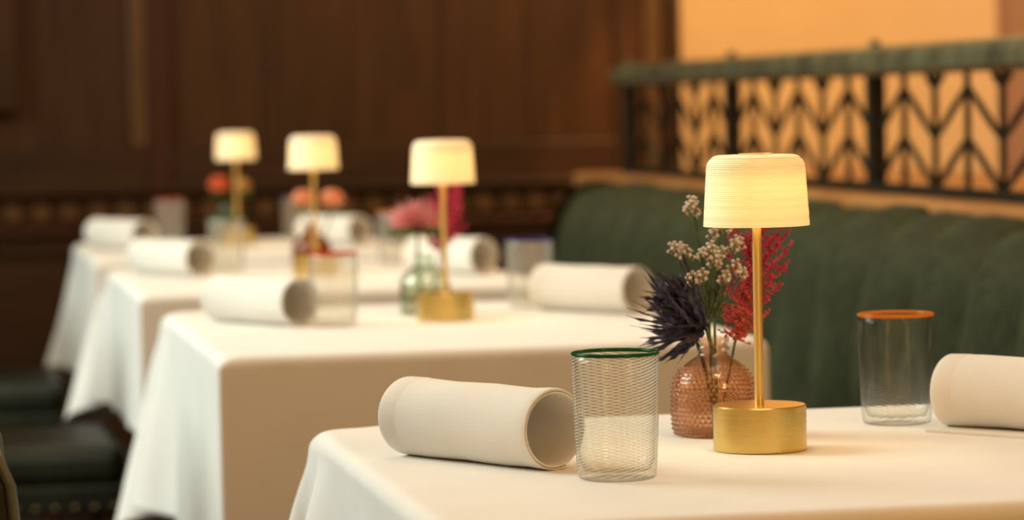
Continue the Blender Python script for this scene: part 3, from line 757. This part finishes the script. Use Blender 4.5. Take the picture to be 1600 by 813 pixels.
def bloom(label, vi, c, R, mat, seed, np_=46, name='round_bloom', leaves=5):
    root = sprig(name, label, vi, 'flower'); rng = random.Random(seed); c = Vector(c)
    m = MB(); m.tube(curve((0, 0, 0), c-Vector((0, 0, R*.7)), (.002, 0, 0)), .002, 6); st = m.build('stem', 'stem', root, sharp=0)
    m = MB()
    for i in range(np_):
        u = (i+.5)/np_; th = i*2.39996; el = PI/2-u*2.2; rr = R*(.45+.55*u)
        d = Vector((math.cos(el)*math.cos(th), math.cos(el)*math.sin(th), math.sin(el))); dd, a, b = frame(d)
        upv = (Vector((0, 0, 1))-d*d.z); upv = upv.normalized() if upv.length > .01 else a; sd = d.cross(upv); W = R*(.28+.3*u)
        vs = []; fs = []
        for j in range(4):
            v = j/3
            for k in range(5):
                s = k/4*2-1; q = c+d*rr*(.72+.26*v-.10*s*s+.08*v*v)+upv*W*(v*1.3-.65)+sd*W*s*math.sin(PI*(.25+.55*v))
                vs.append(q+Vector((rng.gauss(0, R*.012),)*3))
        for j in range(3):
            for k in range(4): p = j*5+k; fs.append((p, p+1, p+6, p+5))
        m.add(vs, fs)
    m.build('petals', mat, root, sharp=0)
    for i in range(leaves):
        th = i*2*PI/leaves+rng.random(); m = MB(); vs = []; fs = []; base = c-Vector((0, 0, R*.8)); d = Vector((math.cos(th), math.sin(th), .25)); sd = Vector((-math.sin(th), math.cos(th), 0)); L = R*rng.uniform(1.0, 1.4)
        for j in range(6):
            v = j/5; ctr = base+d*L*v-Vector((0, 0, L*.5*v*v)); wd = L*.3*math.sin(PI*(.08+.9*v))
            vs += [ctr-sd*wd, ctr+Vector((0, 0, -.001)), ctr+sd*wd]
        for j in range(5): p = j*3; fs += [(p, p+1, p+4, p+3), (p+1, p+2, p+5, p+4)]
        m.add(vs, fs); m.build('leaf', 'leaf', root, sharp=0)
def protea(label, vi, c, R, seed):
    root = sprig('protea_bloom', label, vi, 'flower'); rng = random.Random(seed); c = Vector(c)
    m = MB(); m.tube(curve((-.002, 0, 0), c-Vector((0, 0, .01)), (-.004, 0, 0)), .0022, 6); m.build('stem', 'leaf', root, sharp=0)
    mm = [MB(), MB()]
    for i in range(190):
        u = (i+.5)/190; th = i*2.39996; sp = math.acos(1-1.25*u); d = Vector((math.sin(sp)*math.cos(th)-.15, math.sin(sp)*math.sin(th), math.cos(sp))).normalized()
        b0 = c+d*.006-Vector((0, 0, .012)); tip = b0+d*R*rng.uniform(.85, 1.15); mm[1 if u > .72 else 0].tube([b0, b0.lerp(tip, .6), tip], [.001, .0017, .0008], 5)
    tag(mm[0].build('petals', 'pinkp', root, sharp=0), None); mm[1].build('sepals', 'leaf', root, sharp=0)
protea('pink spiky bloom with green sepals in the pale green vase', 1, (-.010, 0, .152), .046, 4)
plume('magenta feathery plume in the pale green vase', 1, (.050, .0, .225), [(t, dx, dy, .028) for t, dx, dy in ((.46, -.02, -.01), (.48, .018, .01), (.50, -.012, .012), (.52, .044, 0), (.54, .022, -.01), (.56, -.026, 0), (.58, .036, .008), (.6, .012, -.008), (.63, -.03, 0), (.66, .032, 0), (.68, -.008, .01), (.71, .026, -.006), (.74, -.026, 0), (.77, .028, 0), (.8, .002, .008), (.83, -.02, 0), (.86, .024, 0), (.9, -.012, 0), (.93, .014, 0), (.96, .0, .0))],
      ('magenta', 'astilbe'), 9, 1.2, .0024, 'feathery_plume', .015)
bloom('peach bloom beside the lamp stem in the amber vase', 2, (-.015, .0, .156), .028, 'peach', 1)
bloom('peach-pink bloom on the far side of the lamp stem in the amber vase', 2, (.047, .0, .154), .029, 'peach', 2)
bloom('orange bloom in the vase on the table closest to the panelled wall', 3, (-.016, .0, .155), .030, 'orange', 3)
bloom('ochre bloom in the vase on the table closest to the panelled wall', 3, (.047, .01, .150), .026, 'yellow', 4)

# ------------------------------------------------------------------ side chairs on the left of the tables
def make_chair():
    """origin on the floor under the front of the backrest; the seat points to +X"""
    root = empty('side_chair')
    boxo('seat', 'leather', root, -.03, .335, -.225, .225, .335, .428, .032)
    boxo('seat_rail', 'leather', root, -.03, .325, -.222, .222, .285, .345, .008)
    nm = MB(); nm.blob((0, 0, 0), .0075, (1, .5, 1), None, 8, 5); nme = nm.mesh('nail'); nme.materials.append(M['nail'])
    nm2 = MB(); nm2.blob((0, 0, 0), .0075, (.5, 1, 1), None, 8, 5); nme2 = nm2.mesh('nail'); nme2.materials.append(M['nail'])
    for i in range(9):
        for sy in (-1, 1):
            o = bpy.data.objects.new('nail', nme); COL.objects.link(o); o.parent = root; o.location = (-.01+i*.04, sy*.223, .298)
    for i in range(11):
        o = bpy.data.objects.new('nail', nme2); COL.objects.link(o); o.parent = root; o.location = (.326, -.20+i*.04, .298)
    pf = [(-.075, .30), (.0, .30), (.004, .45), (-.006, .62), (-.020, .775), (-.030, .80), (-.052, .812), (-.080, .806), (-.098, .785), (-.098, .74), (-.085, .55)]; n = len(pf)
    m = MB(); m.add([(x, y, z) for y in (-.225, .225) for x, z in pf], [tuple(range(n)), tuple(range(2*n-1, n-1, -1))]+[(i, n+i, n+(i+1) % n, (i+1) % n) for i in range(n)])
    b = m.build('backrest', 'leather', root, smooth=False, bevel=.008)
    for y in (-.225, .225):
        m = MB(); m.tube([(x, y, z) for x, z in pf[1:]], .005, 8); m.build('piping', 'piping', b, sharp=0)
    for x in (-.05, .30):
        for y in (-.195, .195):
            m = MB(); m.lathe([(.013, 0), (.021, .28), (.021, .29)], 12, (x, y, 0)); m.build('leg', 'wood_red', root)
    return root
ch = make_chair()
for k, (y, lab) in enumerate(((3.02, 'dark green leather chair drawn up to the studded vase table'), (4.94, 'dark green leather chair drawn up to the pale green vase table'), (6.66, 'dark green leather chair drawn up to the amber vase table'), (8.26, 'dark green leather chair drawn up to the table closest to the panelled wall'))):
    o = ch if k == 0 else copy_tree(ch); o.location = (.075+(.02, -.06, 0, -.05)[k], y, 0); tag(o, lab, 'chair', 'green leather chairs along the tables')
